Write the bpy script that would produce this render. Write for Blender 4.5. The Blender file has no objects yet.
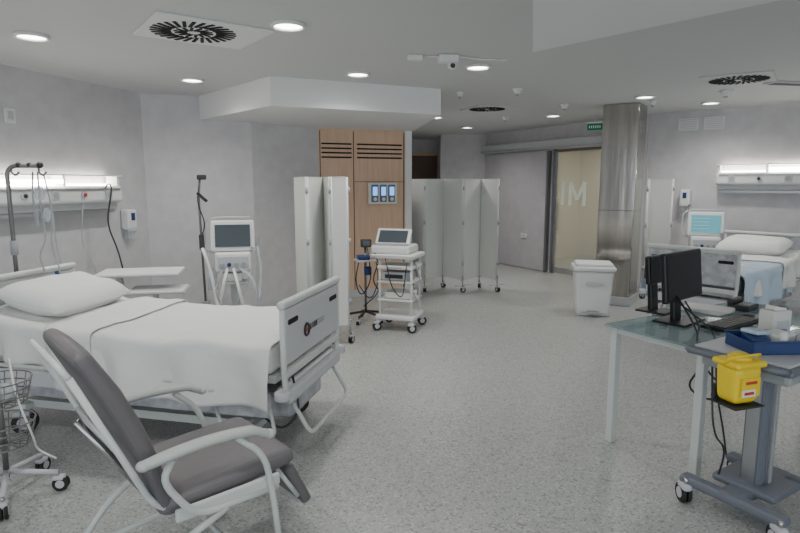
import bpy, bmesh, math, random
from mathutils import Vector, Matrix, Euler, noise
random.seed(4)
S=bpy.context.scene
# ---------------------------------------------------------------- materials
def mat(name,col,rough=.5,metal=0,emit=None,es=0,noise_amt=0,nscale=8,bump=0,bscale=60,spec=.5,coat=0,stretch=None):
    m=bpy.data.materials.new(name); m.use_nodes=True
    nt=m.node_tree; p=nt.nodes['Principled BSDF']
    p.inputs['Base Color'].default_value=(*col,1); p.inputs['Roughness'].default_value=rough
    p.inputs['Metallic'].default_value=metal; p.inputs['Specular IOR Level'].default_value=spec
    if coat: p.inputs['Coat Weight'].default_value=coat
    if emit: p.inputs['Emission Color'].default_value=(*emit,1); p.inputs['Emission Strength'].default_value=es
    tc=nt.nodes.new('ShaderNodeTexCoord'); src=tc.outputs['Object']
    if stretch:
        mp=nt.nodes.new('ShaderNodeMapping'); mp.inputs['Scale'].default_value=stretch; nt.links.new(src,mp.inputs['Vector']); src=mp.outputs[0]
    if noise_amt:
        n=nt.nodes.new('ShaderNodeTexNoise'); n.inputs['Scale'].default_value=nscale; n.inputs['Detail'].default_value=6
        r=nt.nodes.new('ShaderNodeValToRGB')
        a=noise_amt
        r.color_ramp.elements[0].position=.3; r.color_ramp.elements[1].position=.7
        r.color_ramp.elements[0].color=(*[c*(1-a) for c in col],1); r.color_ramp.elements[1].color=(*[min(1,c*(1+a)) for c in col],1)
        nt.links.new(src,n.inputs['Vector']); nt.links.new(n.outputs['Fac'],r.inputs['Fac']); nt.links.new(r.outputs['Color'],p.inputs['Base Color'])
    if bump:
        n2=nt.nodes.new('ShaderNodeTexNoise'); n2.inputs['Scale'].default_value=bscale
        b=nt.nodes.new('ShaderNodeBump'); b.inputs['Strength'].default_value=bump; b.inputs['Distance'].default_value=.01
        nt.links.new(src,n2.inputs['Vector']); nt.links.new(n2.outputs['Fac'],b.inputs['Height']); nt.links.new(b.outputs['Normal'],p.inputs['Normal'])
    return m
def glassy(name,col,fac,rough=.05):
    m=bpy.data.materials.new(name); m.use_nodes=True; nt=m.node_tree
    p=nt.nodes['Principled BSDF']; p.inputs['Base Color'].default_value=(*col,1); p.inputs['Roughness'].default_value=rough
    t=nt.nodes.new('ShaderNodeBsdfTransparent'); t.inputs['Color'].default_value=(*[.6+.4*c for c in col],1)
    mx=nt.nodes.new('ShaderNodeMixShader'); mx.inputs[0].default_value=fac
    nt.links.new(t.outputs[0],mx.inputs[1]); nt.links.new(p.outputs[0],mx.inputs[2])
    nt.links.new(mx.outputs[0],nt.nodes['Material Output'].inputs['Surface'])
    return m
M={}
M['wall']=mat('wall_paint',(.61,.595,.61),.75,noise_amt=.06,nscale=7,bump=.05,bscale=90)
M['ceil']=mat('ceiling_paint',(.64,.65,.65),.7)
M['bulk']=mat('bulkhead_paint',(.82,.825,.82),.7)
M['white']=mat('white_plastic',(.78,.79,.78),.4)
M['cream']=mat('cream_plastic',(.74,.74,.70),.45)
M['grey']=mat('grey_plastic',(.38,.40,.42),.45)
M['lgrey']=mat('light_grey_plastic',(.56,.57,.59),.45)
M['frame']=mat('painted_steel',(.60,.63,.61),.35)
M['bluegrey']=mat('bluegrey_plastic',(.155,.17,.205),.45)
M['dark']=mat('dark_plastic',(.03,.032,.035),.4)
M['black']=mat('black_gloss',(.008,.009,.012),.3)
M['rubber']=mat('rubber',(.02,.02,.02),.7)
M['chrome']=mat('chrome',(.5,.5,.5),.2,1)
M['pole']=mat('grey_pole_metal',(.22,.22,.22),.3,.6)
M['alu']=mat('aluminium',(.55,.56,.58),.35,1)
M['steel']=mat('brushed_steel',(.45,.43,.40),.14,1,noise_amt=.22,nscale=1.5,bump=.22,bscale=2.2,stretch=(6,6,.45))
M['vinyl']=mat('grey_vinyl',(.145,.135,.142),.5,bump=.12,bscale=150)
M['armpad']=mat('arm_pad',(.46,.49,.47),.45)
M['sheet']=mat('sheet_cotton',(.78,.785,.765),.9,bump=.35,bscale=18)
M['pillow']=mat('pillow_cotton',(.78,.785,.77),.9,bump=.4,bscale=12)
M['bluesheet']=mat('blue_blanket',(.50,.61,.72),.9,bump=.2,bscale=20)
M['marble']=mat('patterned_panel',(.44,.45,.48),.5,noise_amt=.3,nscale=14)
M['fabric']=mat('screen_vinyl',(.70,.71,.68),.6)
M['blue']=mat('blue_plastic',(.015,.045,.17),.4)
M['blueled']=mat('blue_module',(.05,.12,.4),.3,emit=(.2,.45,1),es=1.6)
M['yellow']=mat('yellow_plastic',(.85,.62,.02),.4)
M['red']=mat('red_plastic',(.55,.03,.03),.5)
M['led']=mat('lamp_emitter',(1,1,1),.5,emit=(1,.97,.90),es=14)
M['strip']=mat('strip_emitter',(1,1,1),.5,emit=(1,.95,.84),es=20)
M['screenteal']=mat('lcd_teal',(.1,.25,.3),.3,emit=(.12,.45,.50),es=.6)
M['screendim']=mat('lcd_dark',(.02,.025,.03),.15,emit=(.12,.15,.17),es=.4)
M['green']=mat('exit_green',(0,.10,.05),.5,emit=(.0,.30,.14),es=.15)
M['deskglass']=glassy('desk_glass',(.40,.53,.55),.42,.04)
M['doorglass']=glassy('door_glass',(.66,.67,.62),.3,.1)
M['frost']=glassy('frost_letters',(.9,.95,.9),.5,.4)
M['bag']=glassy('clear_plastic',(.8,.85,.88),.35,.1)
M['cream_wall']=mat('cream_wall',(.70,.65,.53),.8)
M['paper']=mat('paper',(.8,.8,.78),.8)
M['slot']=mat('dark_slot',(.01,.01,.01),.9)
M['doorgrey']=mat('sliding_leaf',(.50,.485,.505),.5,noise_amt=.05,nscale=6)
M['doorframe']=mat('door_frame',(.22,.22,.23),.4,.6)
M['darkwood']=mat('brown_door',(.13,.07,.045),.5)
def floor_mat():
    m=mat('vinyl_floor',(.45,.45,.43),.34); nt=m.node_tree; p=nt.nodes['Principled BSDF']
    tc=nt.nodes.new('ShaderNodeTexCoord')
    n=nt.nodes.new('ShaderNodeTexVoronoi'); n.inputs['Scale'].default_value=105
    sp=nt.nodes.new('ShaderNodeSeparateColor')
    r=nt.nodes.new('ShaderNodeValToRGB'); r.color_ramp.interpolation='CONSTANT'; e=r.color_ramp.elements
    e[0].position=0; e[0].color=(.25,.255,.25,1); e[1].position=.14; e[1].color=(.385,.395,.385,1)
    x=e.new(.5); x.color=(.40,.41,.40,1); y=e.new(.84); y.color=(.50,.51,.50,1)
    nt.links.new(tc.outputs['Object'],n.inputs['Vector']); nt.links.new(n.outputs['Color'],sp.inputs[0]); nt.links.new(sp.outputs[0],r.inputs['Fac']); nt.links.new(r.outputs['Color'],p.inputs['Base Color'])
    return m
M['floor']=floor_mat()
def wood_mat():
    m=mat('beech_veneer',(.50,.31,.19),.5); nt=m.node_tree; p=nt.nodes['Principled BSDF']
    tc=nt.nodes.new('ShaderNodeTexCoord'); mp=nt.nodes.new('ShaderNodeMapping'); mp.inputs['Scale'].default_value=(9,9,.7)
    n=nt.nodes.new('ShaderNodeTexNoise'); n.inputs['Scale'].default_value=3; n.inputs['Detail'].default_value=8
    r=nt.nodes.new('ShaderNodeValToRGB'); e=r.color_ramp.elements
    e[0].position=.3; e[0].color=(.66,.44,.30,1); e[1].position=.7; e[1].color=(.76,.54,.38,1)
    nt.links.new(tc.outputs['Object'],mp.inputs['Vector']); nt.links.new(mp.outputs[0],n.inputs['Vector'])
    nt.links.new(n.outputs['Fac'],r.inputs['Fac']); nt.links.new(r.outputs['Color'],p.inputs['Base Color'])
    return m
M['wood']=wood_mat()
# ---------------------------------------------------------------- builder
def fillet(pts,rad,n=5):
    pts=[Vector(p) for p in pts]
    if rad<=0 or len(pts)<3: return pts
    out=[pts[0]]
    for i in range(1,len(pts)-1):
        a,b,c=pts[i-1],pts[i],pts[i+1]
        r1=min(rad,(a-b).length*.48); r2=min(rad,(c-b).length*.48)
        p=b+(a-b).normalized()*r1; q=b+(c-b).normalized()*r2
        for k in range(n+1):
            t=k/n; out.append(p*(1-t)**2+b*2*t*(1-t)+q*t*t)
    out.append(pts[-1]); return out
class B:
    def __init__(s): s.bm=bmesh.new(); s.mats=[]
    def mi(s,k):
        if k not in s.mats: s.mats.append(k)
        return s.mats.index(k)
    def add(s,t,k,smooth=False):
        i=s.mi(k)
        for f in t.faces: f.material_index=i; f.smooth=(len(f.verts)==4) if smooth=='side' else smooth
        me=bpy.data.meshes.new('t'); t.to_mesh(me); t.free(); s.bm.from_mesh(me); bpy.data.meshes.remove(me)
    def box(s,c,d,k,rot=(0,0,0),bev=0,seg=2,div=0,fn=None,smooth=False):
        t=bmesh.new(); bmesh.ops.create_cube(t,size=1)
        for v in t.verts: v.co=Vector((v.co.x*d[0],v.co.y*d[1],v.co.z*d[2]))
        if bev: bmesh.ops.bevel(t,geom=t.edges[:],offset=min(bev,min(d)*.49),segments=seg,affect='EDGES',profile=.5)
        if div: bmesh.ops.subdivide_edges(t,edges=t.edges[:],cuts=div,use_grid_fill=True)
        if fn:
            for v in t.verts: v.co=Vector(fn(v.co))
        R=Euler(rot).to_matrix()
        for v in t.verts: v.co=R@v.co+Vector(c)
        s.add(t,k,smooth)
    def cyl(s,a,b,r,k,r2=None,n=20,smooth=True,bev=0):
        a=Vector(a);b=Vector(b);t=bmesh.new(); L=(b-a).length
        bmesh.ops.create_cone(t,cap_ends=True,segments=n,radius1=r,radius2=r if r2 is None else r2,depth=L)
        if bev:
            ed=[e for e in t.edges if abs(e.verts[0].co.z-e.verts[1].co.z)<1e-6]
            bmesh.ops.bevel(t,geom=ed,offset=bev,segments=2,affect='EDGES',profile=.5)
        q=Vector((0,0,1)).rotation_difference((b-a).normalized()).to_matrix()
        for v in t.verts: v.co=q@v.co+(a+b)/2
        s.add(t,k,'side')
    def tube(s,pts,r,k,fil=.04,n=10,closed=False):
        P=fillet(pts,fil) if not closed else [Vector(p) for p in pts]
        t=bmesh.new(); rings=[]; N=len(P); up=None
        for i,p in enumerate(P):
            if closed: d=(P[(i+1)%N]-P[i-1]).normalized()
            elif i==0: d=(P[1]-P[0]).normalized()
            elif i==N-1: d=(P[-1]-P[-2]).normalized()
            else: d=((P[i+1]-p).normalized()+(p-P[i-1]).normalized())
            if d.length<1e-6: d=Vector((0,0,1))
            d.normalize()
            if up is None: up=d.orthogonal().normalized()
            else:
                up=(up-d*up.dot(d))
                up=up.normalized() if up.length>1e-6 else d.orthogonal().normalized()
            w=d.cross(up)
            rings.append([t.verts.new(p+(up*math.cos(2*math.pi*j/n)+w*math.sin(2*math.pi*j/n))*r) for j in range(n)])
        for i in range(N if closed else N-1):
            A=rings[i];Bq=rings[(i+1)%N]
            for j in range(n): t.faces.new((A[j],A[(j+1)%n],Bq[(j+1)%n],Bq[j]))
        if not closed:
            t.faces.new(rings[0][::-1]); t.faces.new(rings[-1])
        s.add(t,k,True)
    def sph(s,c,r,k,sc=(1,1,1),n=16):
        t=bmesh.new(); bmesh.ops.create_uvsphere(t,u_segments=n,v_segments=n//2+2,radius=r)
        for v in t.verts: v.co=Vector((v.co.x*sc[0],v.co.y*sc[1],v.co.z*sc[2]))+Vector(c)
        s.add(t,k,True)
    def grid(s,nx,ny,f,k,thick=0):
        t=bmesh.new(); V=[[t.verts.new(f(i/nx,j/ny)) for j in range(ny+1)] for i in range(nx+1)]
        for i in range(nx):
            for j in range(ny): t.faces.new((V[i][j],V[i+1][j],V[i+1][j+1],V[i][j+1]))
        bmesh.ops.recalc_face_normals(t,faces=t.faces[:])
        if thick: bmesh.ops.solidify(t,geom=t.faces[:],thickness=thick)
        s.add(t,k,True)
    def prism(s,pts,z0,z1,k,bev=0):
        t=bmesh.new(); a=[t.verts.new((p[0],p[1],z0)) for p in pts]; b=[t.verts.new((p[0],p[1],z1)) for p in pts]
        n=len(pts); t.faces.new(a[::-1]); t.faces.new(b)
        for i in range(n): t.faces.new((a[i],a[(i+1)%n],b[(i+1)%n],b[i]))
        bmesh.ops.recalc_face_normals(t,faces=t.faces[:])
        s.add(t,k)
    def caster(s,x,y,r=.05,ang=0,w=.03,k='rubber',cap='lgrey',z=0):
        c=Vector((x,y,r+z)); d=Vector((-math.sin(ang),math.cos(ang),0)); f=Vector((math.cos(ang),math.sin(ang),0))
        for sg in (-1,1):
            o=d*(w*.55*sg)
            s.cyl(c+o-d*w*.35,c+o+d*w*.35,r,k,n=24,bev=r*.12)
            s.cyl(c+o+d*sg*w*.3,c+o+d*sg*w*.42,r*.55,cap,n=16)
        s.box(c+Vector((0,0,r*.75))-f*r*.15,(r*1.5,w*1.9,r*.7),cap,rot=(0,0,ang),bev=r*.25)
        s.cyl(c+Vector((0,0,r*.9))-f*r*.3,c+Vector((0,0,r*1.7))-f*r*.3,r*.22,'chrome',n=12)
    def done(s,name,loc=(0,0,0),rz=0,par=None):
        me=bpy.data.meshes.new(name); s.bm.to_mesh(me); s.bm.free()
        for k in s.mats: me.materials.append(M[k])
        o=bpy.data.objects.new(name,me); S.collection.objects.link(o)
        o.location=loc; o.rotation_euler=(0,0,rz)
        if par: o.parent=par
        return o
H=2.6
# ---------------------------------------------------------------- room shell
b=B(); b.box((1,6.3,-.05),(17,18,.1),'floor'); b.done('floor')
b=B(); b.box((1,6.3,H+.05),(17,18,.1),'ceil'); b.done('ceiling')
def wall(name,p0,p1,z0=0,z1=H,th=.12,k='wall',side=1,base=True):
    p0=Vector(p0);p1=Vector(p1); d=(p1-p0); L=d.length; a=math.atan2(d.y,d.x); n=Vector((-math.sin(a),math.cos(a)))*side
    c=(p0+p1)/2+n*th/2
    b=B(); b.box((0,0,(z0+z1)/2),(L,th,z1-z0),k); b.done(name,(c.x,c.y,0),a)
    if base:
        c=(p0+p1)/2-n*.006
        b=B(); b.box((0,0,.05),(L,.012,.10),'lgrey',bev=.003); b.done('baseboard_'+name.replace('wall_',''),(c.x,c.y,0),a)
A=(-2.91,6.68); Bp=(-1.795,7.13); W0=(-1.095,7.90); W1=(.07,8.36)
wall('wall_left',(-5.15,-.7),A)
wall('wall_rear_left',A,Bp)
wall('wall_angled',Bp,W0)
wall('wall_corridor_left',(.115,8.42),(-.5,13.5))
wall('wall_far',(-1.2,13.5),(1.3,13.5))
wall('wall_far_side',(.85,12.35),(.85,13.5),side=-1)
wall('wall_far_front',(.85,12.3),(1.75,12.1))
S0=Vector((1.75,12.1)); C1=Vector((3.6,8.75)); wd=(C1-S0).normalized(); wn=Vector((-wd.y,wd.x))
def Wp(s,o=0): return S0+wd*s+wn*o
wall('wall_entrance',Wp(0),Wp(2.0))
wall('wall_entrance_end',Wp(3.2),Wp((C1-S0).length+.1))
wall('wall_lintel',Wp(2.0),Wp(3.2),z0=2.2,base=False)
wall('wall_right',C1,(8.3,4.67))
wall('wall_right_side',(8.3,4.7),(8.3,-2))
# room behind glass door
wall('wall_vestibule',Wp(.6,2.0),Wp(3.75,2.0),k='cream_wall')
wall('wall_vestibule_a',Wp(.7,.13),Wp(.7,2.0),k='cream_wall',base=False)
wall('wall_vestibule_b',Wp(3.72,2.0),Wp(3.72,.26),k='cream_wall',base=False)
# sliding door assembly
a=math.atan2(wd.y,wd.x)
b=B()
for s_ in (2.03,3.17): b.box((s_,.02,1.1),(.05,.10,2.18),'doorframe',bev=.005)
b.box((2.6,.02,2.16),(1.1,.10,.05),'doorframe',bev=.005)
b.box((2.6,.01,1.08),(1.10,.02,2.1),'doorglass')
for s_ in (2.08,3.12): b.box((s_,.01,1.08),(.05,.04,2.12),'alu')
b.box((2.6,.01,.07),(1.1,.04,.10),'alu')
def stroke(b,p,q,w,k,y=-.005,t=.006):
    p=Vector(p);q=Vector(q);d=q-p; b.box(((p.x+q.x)/2,y,(p.y+q.y)/2),(d.length,t,w),k,rot=(0,-math.atan2(d.y,d.x),0))
z0,z1=1.22,1.62
stroke(b,(2.25,z0),(2.25,z1),.07,'frost')
for p,q in [((2.42,z0),(2.42,z1)),((2.42,z1),(2.58,z0+.1)),((2.58,z0+.1),(2.74,z1)),((2.74,z1),(2.74,z0))]: stroke(b,p,q,.07,'frost')
b.box((2.16,-.04,1.05),(.03,.05,.5),'alu',bev=.01)
b.done('door_1',(S0.x,S0.y,0),a)
b=B(); b.box((1.02,-.035,1.09),(1.86,.05,2.16),'doorgrey',bev=.004); b.box((1.93,-.05,1.09),(.05,.07,2.16),'doorframe'); b.done('sliding_door_leaf',(S0.x,S0.y,0),a)
b=B(); b.box((1.8,-.08,2.27),(3.5,.16,.15),'lgrey',bev=.012); b.box((1.8,-.165,2.22),(3.5,.01,.02),'alu'); b.done('trim_door_rail',(S0.x,S0.y,0),a)
b=B(); b.box((0,0,1.12),(.62,.05,2.24),'darkwood',bev=.01); b.box((0,-.015,2.26),(.74,.03,.07),'wood'); b.box((-.35,-.015,1.13),(.07,.03,2.26),'wood'); b.box((.35,-.015,1.13),(.07,.03,2.26),'wood'); b.cyl((.22,-.03,1.05),(.22,-.09,1.05),.012,'chrome'); b.cyl((.22,-.09,1.05),(.12,-.09,1.05),.01,'chrome'); b.done('door_2',(.55,13.47,0))
# wooden wall
d=Vector(W1)-Vector(W0); a=math.atan2(d.y,d.x); L=d.length
b=B(); b.box((L/2,.06,1.165),(L,.12,2.33),'wood')
for x in (.02,.49,L-.02): b.box((x,-.002,1.2),(.008,.008,2.2),'slot')
b.box((L/2+.24,-.001,1.62),(L-.52,.006,.006),'slot')
for x0,x1 in ((.04,.46),(.54,L-.05)):
    for i in range(4): b.box(((x0+x1)/2,-.003,1.95+.06*i),(x1-x0,.008,.020),'slot')
b.box((L/2,-.006,.05),(L,.02,.1),'lgrey'); b.done('wall_wood_panel',(W0[0],W0[1],0),a)
b=B(); b.box((L+.05,.06,1.165),(.10,.16,2.33),'bulk',bev=.004); b.done('wall_wood_end',(W0[0],W0[1],0),a)
b=B(); b.box((0,-.03,0),(.42,.06,.30),'white',bev=.01)
for i in range(3):
    x=-.125+.125*i; b.box((x,-.065,.0),(.10,.02,.24),'bluegrey',bev=.008); b.box((x,-.078,.03),(.065,.01,.12),'blueled'); b.cyl((x,-.07,-.08),(x,-.09,-.08),.025,'white')
b.done('medical_gas_outlet_panel',(W0[0]+math.cos(a)*.90,W0[1]+math.sin(a)*.90-.008,1.46),a)
# bulkheads
b=B(); b.prism([(-2.33,6.9),(-1.224,5.64),(.44,6.40),(.17,8.5),(-1.1,7.98),(-1.8,7.2)],2.33,2.6,'bulk'); b.done('ceiling_bulkhead')
b=B(); b.prism([(.748,3.39),(.50,2.3),(.3,1.2),(2.8,.4),(2.9,.83)],2.33,2.6,'bulk'); b.done('ceiling_bulkhead_front')
# pillar
pa=math.atan2(-.56,.83)
b=B(); b.box((0,0,1.3),(.45,.45,2.6),'steel',bev=.012,seg=3); b.box((0,0,.06),(.465,.465,.12),'lgrey',bev=.01); b.box((0,0,1.25),(.452,.452,.006),'dark'); b.done('steel_pillar',(2.93,7.72,0),pa)
# ---------------------------------------------------------------- ceiling fittings
def downlight(x,y,r=.1,e=52):
    b=B()
    ring=[(math.cos(2*math.pi*i/32)*r,math.sin(2*math.pi*i/32)*r,-.004) for i in range(32)]
    b.tube(ring,.014,'white',closed=True,n=8); b.cyl((0,0,-.003),(0,0,.006),r*.90,'led',n=32)
    o2=b.done('recessed_downlight',(x,y,H-.007))
    l=bpy.data.lights.new('downlight_lamp','SPOT'); l.energy=e; l.spot_size=math.radians(150); l.spot_blend=.8; l.shadow_soft_size=.09; l.color=(1,.98,.94)
    o=bpy.data.objects.new('lamp',l); S.collection.objects.link(o); o.location=(0,0,-.033); o.parent=o2
for x,y in [(-.71,3.85),(-2.51,4.12),(-2.015,5.80),(-.385,5.495),(.672,5.175),(2.836,6.90),(3.87,7.41),(2.27,8.79),(.55,9.0),(1.2,10.6),(4.6,4.8),(-1.6,1.6),(.1,1.2)]:
    downlight(x,y)
def diffuser(x,y,a,s=.62,ext=0,r=.26):
    b=B(); b.box((ext/2,0,0),(s+ext,s,.015),'bulk' if r>.265 else 'ceil',bev=.004)
    for n,r0,r1 in ((28,r*.52,r),(14,r*.16,r*.46)):
        for i in range(n):
            t=2*math.pi*(i+.5)/n; rm=(r0+r1)/2
            b.box((math.cos(t)*rm,math.sin(t)*rm,-.009),(r1-r0,2*math.pi*rm/n*.5,.006),'slot',rot=(0,0,t+.25))
    b.cyl((0,0,-.014),(0,0,-.006),r*.1,'white')
    b.done('ceiling_air_diffuser',(x,y,H-.0085),a)
diffuser(-1.36,3.99,math.radians(36),.62,.12,.27)
diffuser(3.26,5.76,math.radians(-35),.6)
diffuser(1.17,7.98,math.radians(20),.55,r=.24)
b=B(); b.box((0,0,0),(.7,.14,.02),'lgrey',bev=.004)
for i in range(3): b.box((0,-.04+.04*i,-.011),(.64,.012,.004),'slot')
b.done('ceiling_slot_vent',(4.0,6.0,H-.011),math.radians(10))
def dome(x,y,r=.055,cable=0):
    b=B(); b.cyl((0,0,-.02),(0,0,0),r,'white',n=24,bev=.004); b.sph((0,0,-.03),r*.7,'white',(1,1,.8)); b.cyl((0,0,-.075),(0,0,-.05),r*.35,'grey'); b.done('ceiling_smoke_detector',(x,y,H-.001))
dome(.66,6.6,.04); dome(1.25,6.35,.055); dome(2.1,7.6); dome(3.1,7.3,.04); dome(3.55,6.5,.07); dome(1.6,9.0,.05)
b=B(); b.box((0,0,-.03),(.16,.10,.06),'white',bev=.012); b.box((-.26,.03,-.02),(.12,.08,.04),'white',bev=.008); b.tube([(-.2,.03,-.01),(-.08,0,-.01)],.006,'white'); b.sph((.03,0,-.075),.035,'white'); b.tube([(.08,0,-.01),(.3,.1,-.006),(.5,.1,-.006)],.006,'white'); b.cyl((.03,-.05,-.09),(.03,-.02,-.08),.018,'dark'); b.done('ceiling_motion_sensor',(.38,4.74,H-.001),.1)
b=B(); b.box((0,0,0),(.22,.03,.10),'green',bev=.004); b.box((0,0,.06),(.24,.04,.02),'white'); b.cyl((0,0,.06),(0,0,.16),.008,'white')
for i in range(6): b.box((-.075+.03*i,-.017,0),(.016,.004,.04),'white')
b.done('exit_sign',(2.93,8.9,H-.16),math.radians(-25))
# ---------------------------------------------------------------- wall fittings
wl=Vector((A[0]+5.15,A[1]+.7)).normalized(); la=math.atan2(wl.y,wl.x); ln=Vector((wl.y,-wl.x))
def Lw(s,o=0): return Vector(A)-wl*s+ln*o
def headunit(name,p,a,L,zc):
    b=B()
    b.box((0,-.10,-.02),(L,.19,.17),'white',bev=.04,seg=4)
    b.box((0,-.07,-.13),(L-.04,.13,.08),'lgrey',bev=.02,seg=3)
    b.box((0,-.04,.075),(L-.1,.05,.02),'strip'); b.box((-.05,-.165,.105),(L*.42,.025,.035),'strip'); b.box((0,-.198,.03),(L-.1,.012,.02),'alu')
    b.box((0,-.11,.165),(L-.02,.17,.014),'white',bev=.004)
    for x in (-L/2+.03,L/2-.03,-.05-L*.22,-.05+L*.22): b.box((x,-.09,.11),(.03,.14,.11),'white')
    for i in range(7):
        x=-L/2+.2+i*(L-.4)/6
        if i%2: b.cyl((x,-.19,-.02),(x,-.215,-.02),.032,'lgrey'); b.cyl((x,-.21,-.02),(x,-.222,-.02),.018,'dark' if i!=5 else 'red')
        else: b.box((x,-.197,-.02),(.085,.014,.085),'lgrey',bev=.006); b.cyl((x,-.2,-.02),(x,-.208,-.02),.03,'grey')
    b.box((0,-.115,-.19),(L-.1,.02,.03),'alu')
    return b.done(name,(p.x,p.y,zc),a)
p=Lw(1.72,.005); headunit('bed_head_light_unit',p,la+0,2.3,1.51)
wr=(Vector((8.3,4.67))-C1).normalized(); ra=math.atan2(wr.y,wr.x); rn=Vector((wr.y,-wr.x))
def Rw(s,o=0): return C1+wr*s+rn*o
headunit('bed_head_light_unit',Rw(2.2,.005),ra,2.3,1.68)
def dispenser(p,a,z):
    b=B(); b.box((0,-.055,0),(.14,.11,.22),'white',bev=.025,seg=3); b.box((0,-.05,-.16),(.09,.09,.12),'bag',bev=.02); b.box((0,-.113,.03),(.05,.006,.08),'blue'); b.box((0,-.10,-.115),(.11,.05,.02),'lgrey',bev=.006); b.done('soap_dispenser',(p.x,p.y,z),a)
dispenser(Lw(.36,.003),la,1.21); dispenser(Rw(.66,.003),ra,1.40)
def plate(name,p,a,z,w,h,kind=0):
    b=B(); b.box((0,-.008,0),(w,.016,h),'white',bev=.004)
    if kind==0: b.box((0,-.018,0),(w*.55,.006,h*.6),'lgrey',bev=.002)
    else:
        for i in range(6): b.box((0,-.017,-h*.36+h*.144*i),(w*.8,.004,h*.05),'lgrey')
    b.done(name,(p.x,p.y,z),a)
plate('light_switch',Lw(1.62,.002),la,2.18,.10,.12)
plate('wall_vent_grille',Rw(.62,.002),ra,2.42,.26,.17,1); plate('wall_vent_grille',Rw(.95,.002),ra,2.42,.26,.17,1)
wa=math.atan2(wd.y,wd.x); q=Wp(1.35,-.065); plate('wall_socket',q,wa,.62,.16,.09)
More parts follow.
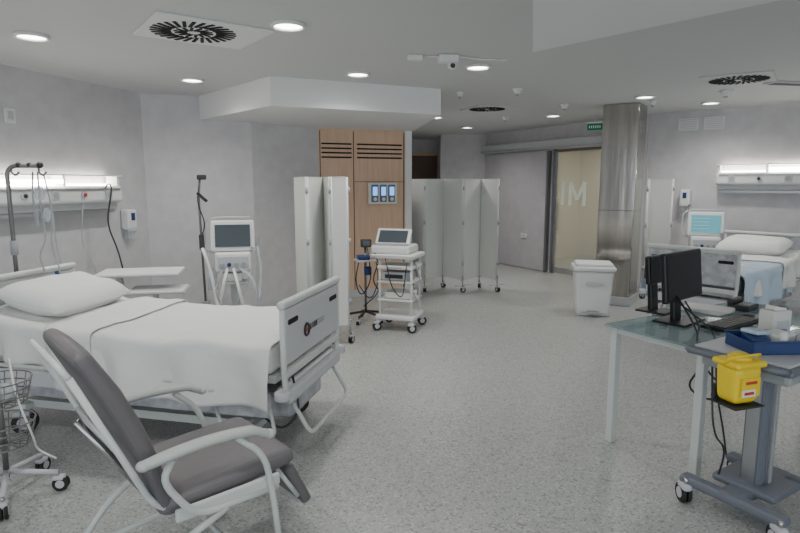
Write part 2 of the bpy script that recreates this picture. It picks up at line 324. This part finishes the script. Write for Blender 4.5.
# ---------------------------------------------------------------- hospital beds
def bed(name,loc,rz,near,blue=False):
    b=B(); DZ=.10
    hd=lambda x: .11*max(0,(-x-.15)/.9)**1.4
    for x in (-.78,.80):
        for y in (-.36,.36): b.caster(x,y,.075,.6,.04,cap='grey')
        b.box((x,0,.18),(.09,.80,.05),'frame',bev=.015)
    b.box((0,0,.21),(1.62,.34,.09),'lgrey',bev=.03,seg=3)
    b.box((0,.30,.19),(1.6,.05,.05),'frame'); b.box((0,-.30,.19),(1.6,.05,.05),'frame')
    for x in (-.45,.48):
        b.box((x,0,.36),(.20,.26,.24),'lgrey',bev=.02); b.box((x+.05,.0,.33),(.5,.05,.05),'alu',rot=(0,-.45,0))
    b.box((0,0,.405+DZ),(2.0,.80,.05),'frame',bev=.01)
    for sg in (-1,1): b.box((.1,sg*.415,.36),(1.75,.03,.15),'marble',bev=.012)
    b.box((0,0,.52+DZ),(1.98,.88,.16),'bluegrey' if blue else 'white',bev=.03,div=6,fn=lambda c:(c.x,c.y,c.z+hd(c.x)),smooth=True)
    x0,x1=-.98,.98
    def sheet(u,v,lo=0,x0=x0,x1=x1,off=0,drop=.25,seed=0):
        x=x0+(x1-x0)*u
        Lh=.455; tot=Lh+drop; s=(v*2-1)*tot; sg=1 if s>0 else -1; m=abs(s)
        q=noise.noise(Vector((x*2.2+s*2.6,s*1.6-x*1.8,seed+9)))
        w=noise.noise(Vector((x*2.3,s*2.1,seed)))*.018+noise.noise(Vector((x*7,s*5,seed+3)))*.009+.035*max(0,.35-abs(q))**1.5*2
        if m<Lh-.03: y=m; z=.603+w
        elif m<Lh+.03:
            t=(m-Lh+.03)/.06; y=Lh-.03+.045*math.sin(t*math.pi/2); z=.603-.04*(1-math.cos(t*math.pi/2))+w
        else:
            dd=m-Lh-.03; ed=.5+.5*noise.noise(Vector((x*1.9,sg*4,seed)))
            f=math.sin(x*14+sg+seed+noise.noise(Vector((x*3,seed,0)))*4)
            y=Lh+.02+.034*f*min(1,dd*6)+.05*dd; z=.563-dd*(.75+.45*ed)+w*.3
        return Vector((x,sg*(y+off),z+hd(x)+off+DZ+.003))
    b.grid(90,60,lambda u,v:sheet(u,v),'sheet',.004)
    b.grid(110,80,lambda u,v:sheet(u,v,x0=-.40,x1=1.01,off=.014,drop=.35,seed=7),'bluesheet' if blue else 'sheet',.004)
    b.grid(16,80,lambda u,v:sheet(u,v,x0=-.44+.0*u,x1=-.12,off=.028,drop=.30,seed=7),'sheet',.005)
    def pil(c):
        x=c.x/.24;y=c.y/.36; k=max(0,(1-abs(x)**3.2))**.5*max(0,(1-abs(y)**4))**.5
        dent=-.03*math.exp(-(x*x+y*y)*3) if c.z>0 else 0
        return (c.x*(1-.06*abs(y)**3),c.y*(1-.05*abs(x)**3),c.z*(k*.95+.08)+.02*noise.noise(Vector((x*2,y*2,1)))+dent)
    b.box((-.72,0,.755+DZ),(.50,.74,.19),'pillow',rot=(0,.2,0),div=16,fn=pil,smooth=True)
    for x,zt,isf in ((-1.07,.98,0),(1.07,.95,1)):
        for sg in (-1,1):
            b.tube([(x,sg*.40,.38),(x,sg*.44,.55),(x,sg*.44,zt-.02)],.018,'frame',fil=.08)
        b.box((x,0,zt-.19),(.03,.86,.32),'marble' if blue else 'lgrey',bev=.014,seg=3)
        b.box((x,0,zt-.005),(.05,.94,.045),'frame',bev=.02,seg=3)
        b.box((x,0,zt-.40),(.035,.9,.05),'frame',bev=.012)
        if isf:
            X=x+.018
            for sg in (-1,1): b.box((x,sg*.33,zt-.11),(.04,.15,.04),'slot',bev=.015)
            b.tube([(X,-.14+.035*math.cos(t*math.pi/10),zt-.21+.035*math.sin(t*math.pi/10)) for t in range(20)],.008,'dark',closed=True,n=6)
            b.cyl((X-.003,-.14,zt-.21),(X+.004,-.14,zt-.21),.012,'red')
            for i,wv in enumerate((.008,.008,.02,.012)): b.box((X,-.075+i*.032,zt-.205),(.004,wv,.035),'dark')
            b.box((X,.10,zt-.195),(.004,.10,.010),'grey'); b.box((X,.10,zt-.215),(.004,.08,.010),'grey')
        b.box((x*.985,0,.42),(.10,.84,.09),'lgrey',bev=.02)
        for sg in (-1,1): b.cyl((x*1.0,sg*.47,.42),(x*1.0,sg*.47,.47),.045,'lgrey',bev=.01)
    b.tube([(1.05,-.34,.40),(1.18,-.34,.18),(1.18,.34,.18),(1.05,.34,.40)],.013,'frame',fil=.06)
    b.tube([(.95,-.40,.38),(1.02,-.46,.20),(.72,-.46,.12),(.62,-.42,.36)],.011,'frame',fil=.05)
    b.box((.9,0,.30),(.26,.5,.16),'marble',bev=.03)
    b.tube([(1.06,-.30,.5),(1.12,-.34,.3),(1.02,-.38,.2),(.9,-.34,.25)],.007,'dark',fil=.08)
    for sg in (-1,1):
        b.tube([(-.95,sg*.50,.36),(-.95,sg*.50,.50),(-.3,sg*.50,.50),(-.3,sg*.50,.36)],.012,'frame',fil=.05)
        b.box((-.62,sg*.50,.43),(.55,.018,.10),'lgrey',bev=.008)
        for xx in (-.8,-.45): b.box((xx,sg*.455,.40),(.05,.09,.03),'frame')
    return b.done(name,loc,rz)
bc=Vector((-.54,3.49))-Vector((.974,-.225))*1.07
bed('hospital_bed',(bc.x,bc.y,0),math.radians(-13),-1)
rc=Vector((2.95,5.8))+Vector((.75,.66))*1.07
bed('hospital_bed',(rc.x,rc.y,0),math.radians(221.3),1,True)
# ---------------------------------------------------------------- recliner chair
b=B()
b.box((.03,0,.455),(.56,.50,.10),'vinyl',rot=(0,-.06,0),bev=.035,seg=3,div=2,fn=lambda c:(c.x,c.y,c.z*(1-.35*abs(c.y/.25)**6-.3*abs(c.x/.28)**8)),smooth=True)
tx,tz=-.44,1.07; sx,sz=-.20,.45
th=math.atan2(tz-sz,-(tx-sx)); LB=math.hypot(tx-sx,tz-sz)
def back(c):
    x=c.x/(LB/2);y=c.y/.26
    z=c.z*(1-.3*abs(y)**6-.3*abs(x)**8)-.03*x*x+(.014*math.exp(-((x-.35)/.1)**2)*(1 if c.z<0 else 0))
    return (c.x,c.y*(1-.05*max(0,-x)),z)
b.box(((sx+tx)/2,0,(sz+tz)/2),(LB,.50,.085),'vinyl',rot=(0,th,0),bev=.03,seg=3,div=3,fn=back,smooth=True)
for sg in (-1,1):
    b.tube([(-.16,sg*.22,.40),(-.27,sg*.24,.47),(-.50,sg*.24,.99)],.012,'frame',fil=.06)
    def arm(u,v,sg=sg):
        x=-.32+.47*u; t=v*2*math.pi; w=.030*(1-.25*(2*u-1)**6); zc=.665+.02*math.sin(u*math.pi)-.03*max(0,u-.85)*6
        return Vector((x,sg*.315+w*math.cos(t),zc+.018*math.sin(t)))
    b.grid(20,16,arm,'armpad'); b.sph((-.32,sg*.315,.665),.023,'armpad',(1,1.2,.75)); b.sph((.15,sg*.315,.64),.023,'armpad',(1,1.2,.75))
    b.tube([(.02,sg*.31,.66),(.13,sg*.31,.56),(.17,sg*.29,.38),(.20,sg*.29,.10)],.013,'frame',fil=.08)
    b.tube([(-.22,sg*.31,.655),(-.26,sg*.30,.58),(-.14,sg*.29,.40),(.20,sg*.28,.39)],.013,'frame',fil=.08)
    b.tube([(-.02,sg*.29,.39),(-.26,sg*.29,.30),(-.42,sg*.30,.09)],.014,'frame',fil=.14)
    b.tube([(-.42,sg*.30,.09),(.06,sg*.30,.12),(.20,sg*.30,.09)],.013,'frame',fil=.1)
    b.box((.0,sg*.275,.42),(.42,.02,.05),'frame',bev=.008)
    b.caster(-.42,sg*.30,.035,.3,.02,cap='grey'); b.caster(.20,sg*.30,.035,.3,.02,cap='grey')
    b.tube([(.24,sg*.2,.42),(.34,sg*.2,.26)],.010,'frame')
b.tube([(-.42,-.30,.09),(-.42,.30,.09)],.013,'frame'); b.tube([(.06,-.3,.115),(.06,.3,.115)],.012,'frame')
b.tube([(-.50,-.24,.99),(-.525,-.19,1.03),(-.525,.19,1.03),(-.50,.24,.99)],.011,'frame',fil=.03)
b.tube([(-.2,.1,.36),(-.42,.1,.72)],.014,'chrome'); b.tube([(-.385,-.24,.72),(-.385,.24,.72)],.009,'frame')
b.box((.345,0,.31),(.05,.42,.22),'vinyl',rot=(0,-.45,0),bev=.02,seg=3,smooth=True)
b.box((.40,0,.215),(.09,.38,.03),'armpad',rot=(0,.1,0),bev=.012)
b.done('recliner_chair',(-.83,2.26,0),math.radians(42))
# ---------------------------------------------------------------- IV pole at bed head
b=B(); b.tube([(0,0,.30),(0,0,1.68),(.04,.0,1.72),(.22,.0,1.72)],.015,'pole',fil=.03)
b.tube([(.03,.0,1.72),(.03,.0,1.67),(.06,0,1.65),(.08,0,1.68)],.007,'pole',fil=.02); b.tube([(.21,.0,1.72),(.21,.0,1.67),(.24,0,1.65),(.26,0,1.68)],.007,'pole',fil=.02); b.sph((.22,0,1.725),.022,'dark'); b.sph((.08,0,1.725),.02,'dark'); b.sph((.15,0,1.725),.018,'dark')
b.cyl((0,0,1.10),(0,0,1.2),.024,'grey'); b.box((0,0,.45),(.06,.06,.10),'grey',bev=.01); b.box((.04,.02,.36),(.08,.04,.04),'frame')
b.tube([(.2,0,1.68),(.19,.02,1.45),(.22,.01,1.2),(.16,0,1.1),(.19,.0,.98)],.006,'grey',fil=.1); b.tube([(.17,0,1.68),(.14,.02,1.5),(.17,.01,1.3)],.006,'grey',fil=.1)
b.tube([(.24,0,1.66),(.27,.02,1.4),(.24,.01,1.15),(.30,0,1.0),(.27,.0,.92)],.005,'grey',fil=.1)
b.cyl((.17,0,1.42),(.17,0,1.3),.014,'grey'); b.cyl((.27,0,.98),(.30,0,.90),.015,'blue'); b.sph((.2,0,1.53),.035,'bag',(1,.6,1.6)); b.sph((.24,0,1.38),.03,'bag',(1,.6,1.7))
b.done('iv_pole',(-2.72,4.05,0),.1)
b=B(); q=Lw(.76,.25)
b.tube([(q.x-.1,q.y,1.48),(q.x-.05,q.y-.03,1.60),(q.x+.02,q.y-.05,1.58),(q.x-.07,q.y-.05,1.2),(q.x+.05,q.y-.1,.95),(q.x+.12,q.y-.15,.72)],.008,'dark',fil=.15)
q2=Lw(1.5,.25)
b.tube([(q2.x,q2.y,1.40),(q2.x+.02,q2.y,1.0),(q2.x+.1,q2.y-.05,.7),(q2.x+.05,q2.y,.4)],.006,'grey',fil=.15)
q2=Lw(1.15,.25)
b.tube([(q2.x,q2.y,1.40),(q2.x-.05,q2.y,1.05),(q2.x+.08,q2.y-.05,.85),(q2.x+.15,q2.y,.4)],.006,'grey',fil=.15)
b.done('power_cord')
# ---------------------------------------------------------------- over bed table
b=B(); b.box((0,0,.82),(.68,.40,.022),'white',bev=.01,seg=3); b.box((0,0,.808),(.70,.42,.012),'grey',bev=.004)
b.box((.16,-.12,.68),(.46,.34,.02),'white',bev=.008); b.box((.16,-.12,.67),(.48,.36,.01),'grey',bev=.003)
b.box((-.18,0,.45),(.05,.07,.72),'lgrey',bev=.01); b.box((.12,-.05,.38),(.04,.05,.56),'lgrey',bev=.01)
for y in (-.2,.2): b.box((0,y,.09),(.66,.04,.04),'lgrey',bev=.01)
b.box((-.18,0,.09),(.05,.42,.04),'lgrey'); b.box((.12,0,.09),(.05,.42,.04),'lgrey')
for x in (-.3,.3):
    for y in (-.2,.2): b.caster(x,y,.03,.2,.02)
b.done('over_bed_table',(-2.30,5.08,0),math.radians(12))
# ---------------------------------------------------------------- ventilator
def ventilator(name,loc,rz,teal=False):
    b=B(); 
    for x,y in ((-.25,-.25),(.25,-.25),(-.25,.25),(.25,.25)): b.caster(x,y,.05,.4,.025); b.tube([(x,y,.11),(0,0,.15)],.022,'lgrey')
    b.box((0,0,.16),(.3,.3,.07),'lgrey',bev=.02); b.box((0,.02,.45),(.09,.12,.55),'lgrey',bev=.02)
    b.box((0,0,.80),(.36,.32,.20),'white',bev=.025,seg=3); b.box((0,-.165,.80),(.30,.012,.12),'lgrey',bev=.005)
    for i in range(4): b.cyl((-.11+.07*i,-.17,.78),(-.11+.07*i,-.20,.78),.02,'grey' if i!=1 else 'blue')
    b.box((0,-.03,1.06),(.44,.07,.32),'white',rot=(-.18,0,0),bev=.02,seg=3)
    b.box((0,-.072,1.065),(.35,.012,.23),'screenteal' if teal else 'screendim',rot=(-.18,0,0))
    b.cyl((.19,-.06,.935),(.19,-.10,.93),.018,'grey'); b.tube([(-.20,.0,.88),(-.28,0,.92),(-.28,0,1.2),(-.18,0,1.25),(.18,0,1.25)],.010,'lgrey',fil=.05)
    if not teal:
        b.tube([(-.06,-.18,.74),(-.1,-.32,.6),(-.16,-.26,.3),(-.22,-.15,.7),(-.30,-.1,.95)],.016,'white',fil=.15)
        b.tube([(.06,-.18,.74),(.2,-.32,.66),(.24,-.26,.35),(.28,-.1,.75),(.24,-.05,.95)],.016,'bag',fil=.15)
        b.tube([(0,-.18,.74),(.05,-.34,.55),(.1,-.3,.3),(.05,-.2,.2)],.016,'white',fil=.15)
        b.tube([(-.1,-.18,.76),(-.2,-.3,.5),(-.05,-.3,.3),(.1,-.3,.5),(.18,-.2,.74)],.008,'grey',fil=.15)
        b.tube([(-.30,.0,.35),(-.32,0,1.45),(-.30,0,1.66)],.012,'pole',fil=.1); b.box((-.28,-.03,1.66),(.09,.05,.05),'dark',bev=.01); b.cyl((-.33,0,1.5),(-.24,-.05,1.42),.016,'dark'); b.box((-.3,0,.35),(.08,.08,.06),'grey'); b.box((-.31,0,1.0),(.05,.05,.16),'dark',bev=.01); b.tube([(-.30,0,1.64),(-.34,-.02,1.4),(-.26,-.03,1.2),(-.31,0,1.05)],.006,'dark',fil=.1)
        b.box((-.14,0,.25),(.36,.04,.05),'grey')
        b.cyl((-.22,-.02,.5),(-.22,-.02,.72),.05,'bag'); b.box((.24,0,1.0),(.05,.05,.1),'grey',bev=.01)
        b.box((.0,-.05,.58),(.26,.22,.03),'lgrey',bev=.008); b.box((-.02,-.05,.64),(.2,.18,.09),'white',bev=.015)
    else:
        b.box((0,0,.45),(.32,.30,.02),'lgrey',bev=.006); b.box((.0,.0,.52),(.26,.24,.12),'grey',bev=.02)
        for i in range(4): b.box((-.06,-.082+.008*(i-1.5),1.00+.045*i),(.2,.004,.004),'white',rot=(-.18,0,0))
    return b.done(name,loc,rz)
ventilator('medical_ventilator',(-1.74,6.0,0),math.radians(14))
ventilator('patient_monitor_trolley',(4.10,7.76,0),math.radians(-22),True)
# ---------------------------------------------------------------- folding privacy screens
def screen(name,pts,h=1.66):
    c=sum((Vector(p) for p in pts),Vector((0,0)))/len(pts)
    b=B(); P=[Vector(p)-c for p in pts]
    for i in range(len(P)-1):
        p,q=P[i],P[i+1]; d=(q-p); L=d.length; u=d/L; a=math.atan2(u.y,u.x); m=(p+q)/2
        b.box((m.x,m.y,(h+.19)/2),(L-.035,.030,h-.19),'fabric',rot=(0,0,a),bev=.013,seg=3)
        b.box((m.x,m.y,h-.004),(L-.05,.034,.012),'frame',rot=(0,0,a),bev=.004)
        b.box((m.x,m.y,.193),(L-.05,.034,.012),'frame',rot=(0,0,a),bev=.004)
        for e in (p+u*.018,q-u*.018):
            b.cyl((e.x,e.y,.17),(e.x,e.y,h),.013,'frame',n=12)
    for i,p in enumerate(P):
        b.cyl((p.x,p.y,.09),(p.x,p.y,.25),.011,'chrome',n=10); b.caster(p.x+.01,p.y,.04,.3+i,.022,k='rubber',cap='grey')
        for zz in (.4,1.0,1.5): b.cyl((p.x,p.y,zz),(p.x,p.y,zz+.06),.014,'grey',n=10)
        if i%2==1: b.tube([(p.x-.12,p.y-.06,.11),(p.x+.12,p.y+.06,.11)],.010,'frame')
    return b.done(name,(c.x,c.y,0))
screen('folding_privacy_screen',[(-1.10,6.1),(-.90,5.62),(-.80,6.12),(-.68,5.64),(-.50,5.68)])
screen('folding_privacy_screen',[(.17,8.95),(.36,8.45),(.66,8.82),(.92,8.40),(1.22,8.8),(1.44,8.45)])
screen('folding_privacy_screen',[(3.38,7.95),(3.58,8.35),(3.76,8.0)])
# ---------------------------------------------------------------- ECG cart (open shelves)
b=B()
for x in (-.2,.2):
    for y in (-.2,.2): b.caster(x,y,.05,.5,.025); b.tube([(x,y,.10),(x*.6,y*.6,.14)],.02,'lgrey')
b.box((0,0,.15),(.44,.42,.05),'white',bev=.015)
for x in (-.18,.18):
    for y in (-.16,.16): b.cyl((x,y,.15),(x,y,.81),.014,'white')
b.box((0,.0,.34),(.40,.38,.02),'white',bev=.006); b.box((.02,-.02,.39),(.30,.26,.07),'cream',bev=.012)
b.box((0,0,.54),(.40,.38,.02),'white',bev=.006); b.box((-.02,-.02,.60),(.28,.26,.09),'lgrey',bev=.015); b.box((-.02,-.155,.60),(.2,.012,.04),'dark'); b.box((.14,-.05,.60),(.05,.18,.10),'grey',bev=.01)
b.box((0,0,.70),(.40,.38,.04),'white',bev=.01); b.box((0,0,.82),(.46,.42,.05),'white',bev=.02,seg=3); b.box((0,-.195,.70),(.16,.01,.015),'grey')
b.tube([(-.22,-.2,.83),(-.24,-.28,.84),(.24,-.28,.84),(.22,-.2,.83)],.012,'white',fil=.04)
b.box((-.06,0,.89),(.44,.36,.09),'white',bev=.025,seg=3); b.box((-.06,-.09,.937),(.36,.15,.008),'grey')
for i in range(4):
    for j in range(11): b.box((-.21+.03*j,-.14+.033*i,.944),(.022,.024,.006),'lgrey')
b.box((-.10,.08,1.01),(.40,.03,.20),'white',rot=(-.6,0,0),bev=.012); b.box((-.10,.063,1.013),(.33,.012,.15),'screendim',rot=(-.6,0,0))
b.tube([(.19,-.1,.78),(.28,-.15,.6),(.27,-.12,.3),(.18,-.1,.42)],.007,'grey',fil=.12); b.tube([(-.19,-.1,.8),(-.27,-.16,.55),(-.2,-.16,.45)],.007,'dark',fil=.1); b.tube([(-.1,-.2,.8),(-.02,-.25,.5),(.1,-.22,.35),(.14,-.2,.75)],.006,'dark',fil=.12)
b.done('ecg_cart',(0.0,6.32,0),math.radians(-18))
b=B()
for i in range(5):
    t=2*math.pi*i/5+.3; b.tube([(0,0,.12),(.2*math.cos(t),.2*math.sin(t),.085)],.014,'dark'); b.caster(.22*math.cos(t),.22*math.sin(t),.028,t,.018)
b.cyl((0,0,.1),(0,0,.95),.014,'pole'); b.box((0,0,.72),(.24,.22,.02),'lgrey',bev=.006); b.box((-.03,-.02,.76),(.14,.12,.05),'blue',bev=.015); b.box((.07,.03,.78),(.06,.08,.08),'white',bev=.01)
b.box((0,-.03,.92),(.12,.06,.09),'dark',bev=.01); b.box((0,-.063,.92),(.09,.006,.06),'screendim'); b.box((.02,-.03,.60),(.08,.06,.10),'blue',bev=.01)
b.tube([(-.1,-.1,.72),(-.16,-.14,.5),(-.08,-.12,.3),(.05,-.1,.5),(.0,-.08,.9)],.007,'dark',fil=.12)
b.tube([(.1,-.1,.72),(.12,-.16,.5),(.02,-.15,.25),(-.1,-.1,.45)],.006,'dark',fil=.12)
b.tube([(.05,-.1,.9),(.15,-.16,.6),(.12,-.15,.35),(-.05,-.1,.2)],.006,'dark',fil=.12)
b.done('instrument_trolley',(-.40,6.62,0),.3)
# ---------------------------------------------------------------- pedal bin
b=B()
def tap(c): k=.84+.16*(c.z/.55+.5); return (c.x*k,c.y*k,c.z)
b.box((0,0,.29),(.46,.40,.55),'white',bev=.04,seg=4,fn=tap); b.box((0,0,.575),(.50,.44,.06),'white',bev=.025,seg=3)
b.box((0,-.01,.62),(.44,.36,.05),'white',bev=.024,seg=3); b.box((0,-.20,.05),(.14,.12,.03),'grey',bev=.01); b.box((0,-.215,.40),(.2,.02,.03),'lgrey'); b.box((0,.21,.58),(.3,.05,.06),'lgrey',bev=.01)
b.box((0,0,.015),(.40,.34,.03),'lgrey',bev=.01); b.box((0,0,.547),(.485,.425,.008),'grey')
b.done('pedal_bin',(2.38,7.05,0),math.radians(-12))
# ---------------------------------------------------------------- glass desk and things on it
da=math.atan2(-.866,.5); dl=.66; dw=1.25
b=B(); b.box((dl/2,dw/2,.744),(dl,dw,.012),'deskglass',bev=.003)
for x in (.05,dl-.05):
    for y in (.05,dw-.05): b.box((x,y,.368),(.045,.045,.736),'frame',bev=.004)
for y in (.05,dw-.05): b.box((dl/2,y,.715),(dl-.1,.03,.03),'frame')
for x in (.05,dl-.05): b.box((x,dw/2,.715),(.03,dw-.1,.03),'frame')
b.done('glass_desk',(1.25,3.45,0),da)
def monitor(loc,rz,s=1,lit='black'):
    b=B(); b.box((0,0,.008),(.20,.30*s,.014),'black',bev=.005); b.box((-.03,0,.13),(.035,.09,.25),'black',bev=.01,rot=(0,-.08,0))
    b.box((0,0,.29),(.035,.50*s,.31*s),'black',rot=(0,-.10,0),bev=.010); b.box((.0185,0,.292),(.004,.47*s,.28*s),lit,rot=(0,-.10,0)) 
    b.box((-.04,0,.27),(.05,.26*s,.18*s),'dark',bev=.02); b.done('computer_monitor',loc,rz)
monitor((1.73,3.50,.751),math.radians(-50),.96); monitor((1.71,3.78,.751),math.radians(-50),.6)
b=B(); b.box((0,0,.01),(.15,.44,.02),'black',bev=.006)
for i in range(5):
    for j in range(15): b.box((-.052+.026*i,-.19+.027*j,.023),(.021,.022,.008),'dark')
b.done('keyboard',(2.00,3.40,.751),math.radians(-56))
b=B(); b.sph((0,0,.014),.03,'dark',(1.5,1,.55)); b.done('computer_mouse',(2.22,3.60,.751),.3)
b=B()
for i in range(5): b.box((.004*i,-.003*i,.003+.004*i),(.21,.29,.003),'paper',rot=(0,0,.08*i))
b.done('paper_documents',(2.06,3.82,.751),.6)
b=B(); b.box((0,0,.02),(.14,.18,.04),'dark',bev=.01,rot=(0,0,0)); b.box((-.05,0,.055),(.05,.18,.035),'dark',bev=.015)
for i in range(4):
    for j in range(3): b.box((.0+.025*j,-.04+.03*i,.043),(.016,.02,.006),'grey')
b.done('desk_telephone',(2.33,3.85,.751),-.9)
b=B()
b.tube([(0,0,.93),(.06,-.15,.76),(.03,-.3,.6),(-.05,-.25,.45),(.15,-.25,.35),(.25,-.35,.55),(.3,-.42,.7)],.006,'dark',fil=.15)
b.tube([(0,0,.9),(.12,-.2,.775),(.0,-.45,.765),(.0,-.5,.5),(.1,-.4,.3),(.2,-.3,.05)],.005,'dark',fil=.15)
b.tube([(0.05,0,.9),(.08,-.15,.775),(-.06,-.35,.765),(-.04,-.45,.62),(.1,-.38,.5),(.3,-.3,.62)],.005,'dark',fil=.15)
b.done('computer_cables',(1.66,3.40,0))
# ---------------------------------------------------------------- nursing trolley with sharps container
b=B(); TZ=-.05
for x in (-.24,.24):
    b.box((x*.9,0,.115),(.07,.50,.05),'bluegrey',bev=.02,seg=3)
    for y in (-.22,.22): b.caster(x,y,.05,1.0,.026,k='rubber',cap='lgrey')
b.box((0,0,.12),(.50,.12,.05),'bluegrey',bev=.02); b.box((0,0,.14),(.26,.3,.04),'bluegrey',bev=.015)
b.box((0,0,.44),(.14,.10,.62),'bluegrey',bev=.02); b.box((-.075,0,.44),(.014,.06,.60),'alu'); b.box((.0,-.055,.44),(.05,.012,.60),'alu'); b.box((.0,-.06,.44),(.02,.012,.58),'grey')
b.box((0,0,.80+TZ),(.44,.40,.06),'grey',bev=.02); b.box((0,0,.85+TZ),(.58,.48,.035),'bluegrey',bev=.03,seg=3)
b.box((0,0,.872+TZ),(.52,.42,.012),'lgrey',bev=.004)
b.tube([(-.28,-.22,.86+TZ),(-.34,-.20,.87+TZ),(-.34,.20,.87+TZ),(-.28,.22,.86+TZ)],.014,'bluegrey',fil=.05)
b.tube([(-.1,-.24,.80+TZ),(-.1,-.32,.66),(.1,-.32,.66),(.1,-.24,.80+TZ)],.008,'dark',fil=.03)
b.tube([(.2,-.2,.75),(.26,-.28,.5),(.2,-.26,.3),(.1,-.2,.16)],.006,'dark',fil=.15)
b.tube([(-.2,.15,.75),(-.24,.1,.4),(-.1,.1,.3),(-.12,.12,.14)],.005,'dark',fil=.15)
ta=math.atan2(.53,.85); tc=Vector((1.76,2.68))
b.done('nursing_trolley',(tc.x,tc.y,0),ta)
b=B()
def tap2(c): k=.86+.14*(c.z/.18+.5); return (c.x*k,c.y*k,c.z)
b.box((0,0,.09),(.15,.125,.17),'yellow',bev=.03,seg=3,fn=tap2); b.box((0,0,.178),(.165,.14,.028),'yellow',bev=.012); b.cyl((0,0,.18),(0,0,.208),.048,'yellow',bev=.008,n=28); b.cyl((0,0,.208),(0,0,.216),.028,'yellow')
b.box((0,-.063,.085),(.10,.005,.08),'yellow'); b.box((-.01,-.066,.06),(.07,.003,.03),'paper'); b.box((-.01,-.068,.06),(.05,.003,.012),'red'); b.box((0,-.066,.105),(.06,.003,.012),'red')
b.tube([(-.085,0,.17),(-.09,-.02,.205),(-.05,-.055,.222),(.05,-.055,.222),(.09,-.02,.205),(.085,0,.17)],.005,'yellow',fil=.03)
b.box((0,.0,-.004),(.16,.14,.006),'dark'); b.box((0,.075,.03),(.10,.02,.06),'dark')
b.done('sharps_container',(1.45,2.385,.668),math.radians(18))
b=B()
for sx_,sy_,cx,cy,hh in ((.30,.008,0,-.10,.055),(.30,.008,0,.10,.055),(.008,.2,-.15,0,.055),(.008,.2,.15,0,.055)): b.box((cx,cy,hh/2),(sx_,sy_,hh),'blue',bev=.003)
b.box((0,0,.005),(.30,.20,.01),'blue'); b.box((0,-.105,.057),(.31,.014,.010),'blue',bev=.004); b.box((0,.105,.057),(.31,.014,.010),'blue')
b.box((.05,.02,.04),(.12,.1,.07),'paper',bev=.01,rot=(0,0,.3)); b.box((-.07,0,.04),(.09,.12,.06),'blue',bev=.012,rot=(.1,0,-.2)); b.box((-.06,.02,.078),(.10,.09,.02),'bluesheet',bev=.008,rot=(0,.1,.4)); b.cyl((.02,-.06,.01),(.02,-.06,.095),.018,'white'); b.cyl((.10,-.06,.01),(.10,-.06,.08),.015,'bag')
b.done('blue_storage_basket',(1.74,2.64,.830),ta-.5)
b=B(); b.box((0,0,.07),(.12,.09,.14),'cream',bev=.01); b.box((0,0,.145),(.08,.05,.02),'paper',rot=(0,.2,0)); b.box((0,-.046,.06),(.08,.003,.06),'lgrey')
b.done('glove_box',(1.90,2.86,.830),.3)
# ---------------------------------------------------------------- wire basket stand on left
b=B()
for i in range(5):
    t=2*math.pi*i/5+.2; b.tube([(0,0,.13),(.24*math.cos(t),.24*math.sin(t),.10)],.014,'lgrey'); b.caster(.25*math.cos(t),.25*math.sin(t),.04,t,.022,cap='lgrey')
b.cyl((0,0,.1),(0,0,.75),.014,'pole')
for zb in (.28,.50):
    for zz,rr in ((0,.12),(.04,.13),(.08,.14),(.12,.15)):
        b.tube([(rr*math.cos(2*math.pi*k/24)+.0,rr*math.sin(2*math.pi*k/24),zb+zz) for k in range(24)],.004,'pole',closed=True,n=6)
    for k in range(16):
        t=2*math.pi*k/16; b.tube([(0,0,zb),(.12*math.cos(t),.12*math.sin(t),zb),(.15*math.cos(t),.15*math.sin(t),zb+.12)],.003,'pole',n=5,fil=.01)
b.sph((.03,0,zb+.06),.06,'bag',(1,1,.7))
b.tube([(.0,.1,.7),(.12,-.05,.55),(.16,0,.3),(.1,.1,.2),(.2,.1,.15)],.005,'paper',fil=.12)
b.done('wire_basket_stand',(-2.03,2.80,0))
# ---------------------------------------------------------------- lights
w=bpy.data.worlds.new('World'); S.world=w; w.use_nodes=True
bg=w.node_tree.nodes['Background']; bg.inputs[0].default_value=(.88,.95,1,1); bg.inputs[1].default_value=1.75
l=bpy.data.lights.new('vestibule_lamp','AREA'); l.energy=32; l.size=.6; l.color=(1,.95,.82); o=bpy.data.objects.new('vestibule_lamp',l); S.collection.objects.link(o)
q=Wp(2.4,1.0); o.location=(q.x,q.y,2.55)
# ---------------------------------------------------------------- camera
c=bpy.data.cameras.new('Camera'); c.sensor_width=36; c.lens=26.0; c.clip_start=.05
o=bpy.data.objects.new('Camera',c); S.collection.objects.link(o); o.location=(0,0,1.6); o.rotation_euler=(math.radians(90-8.2),0,0); S.camera=o
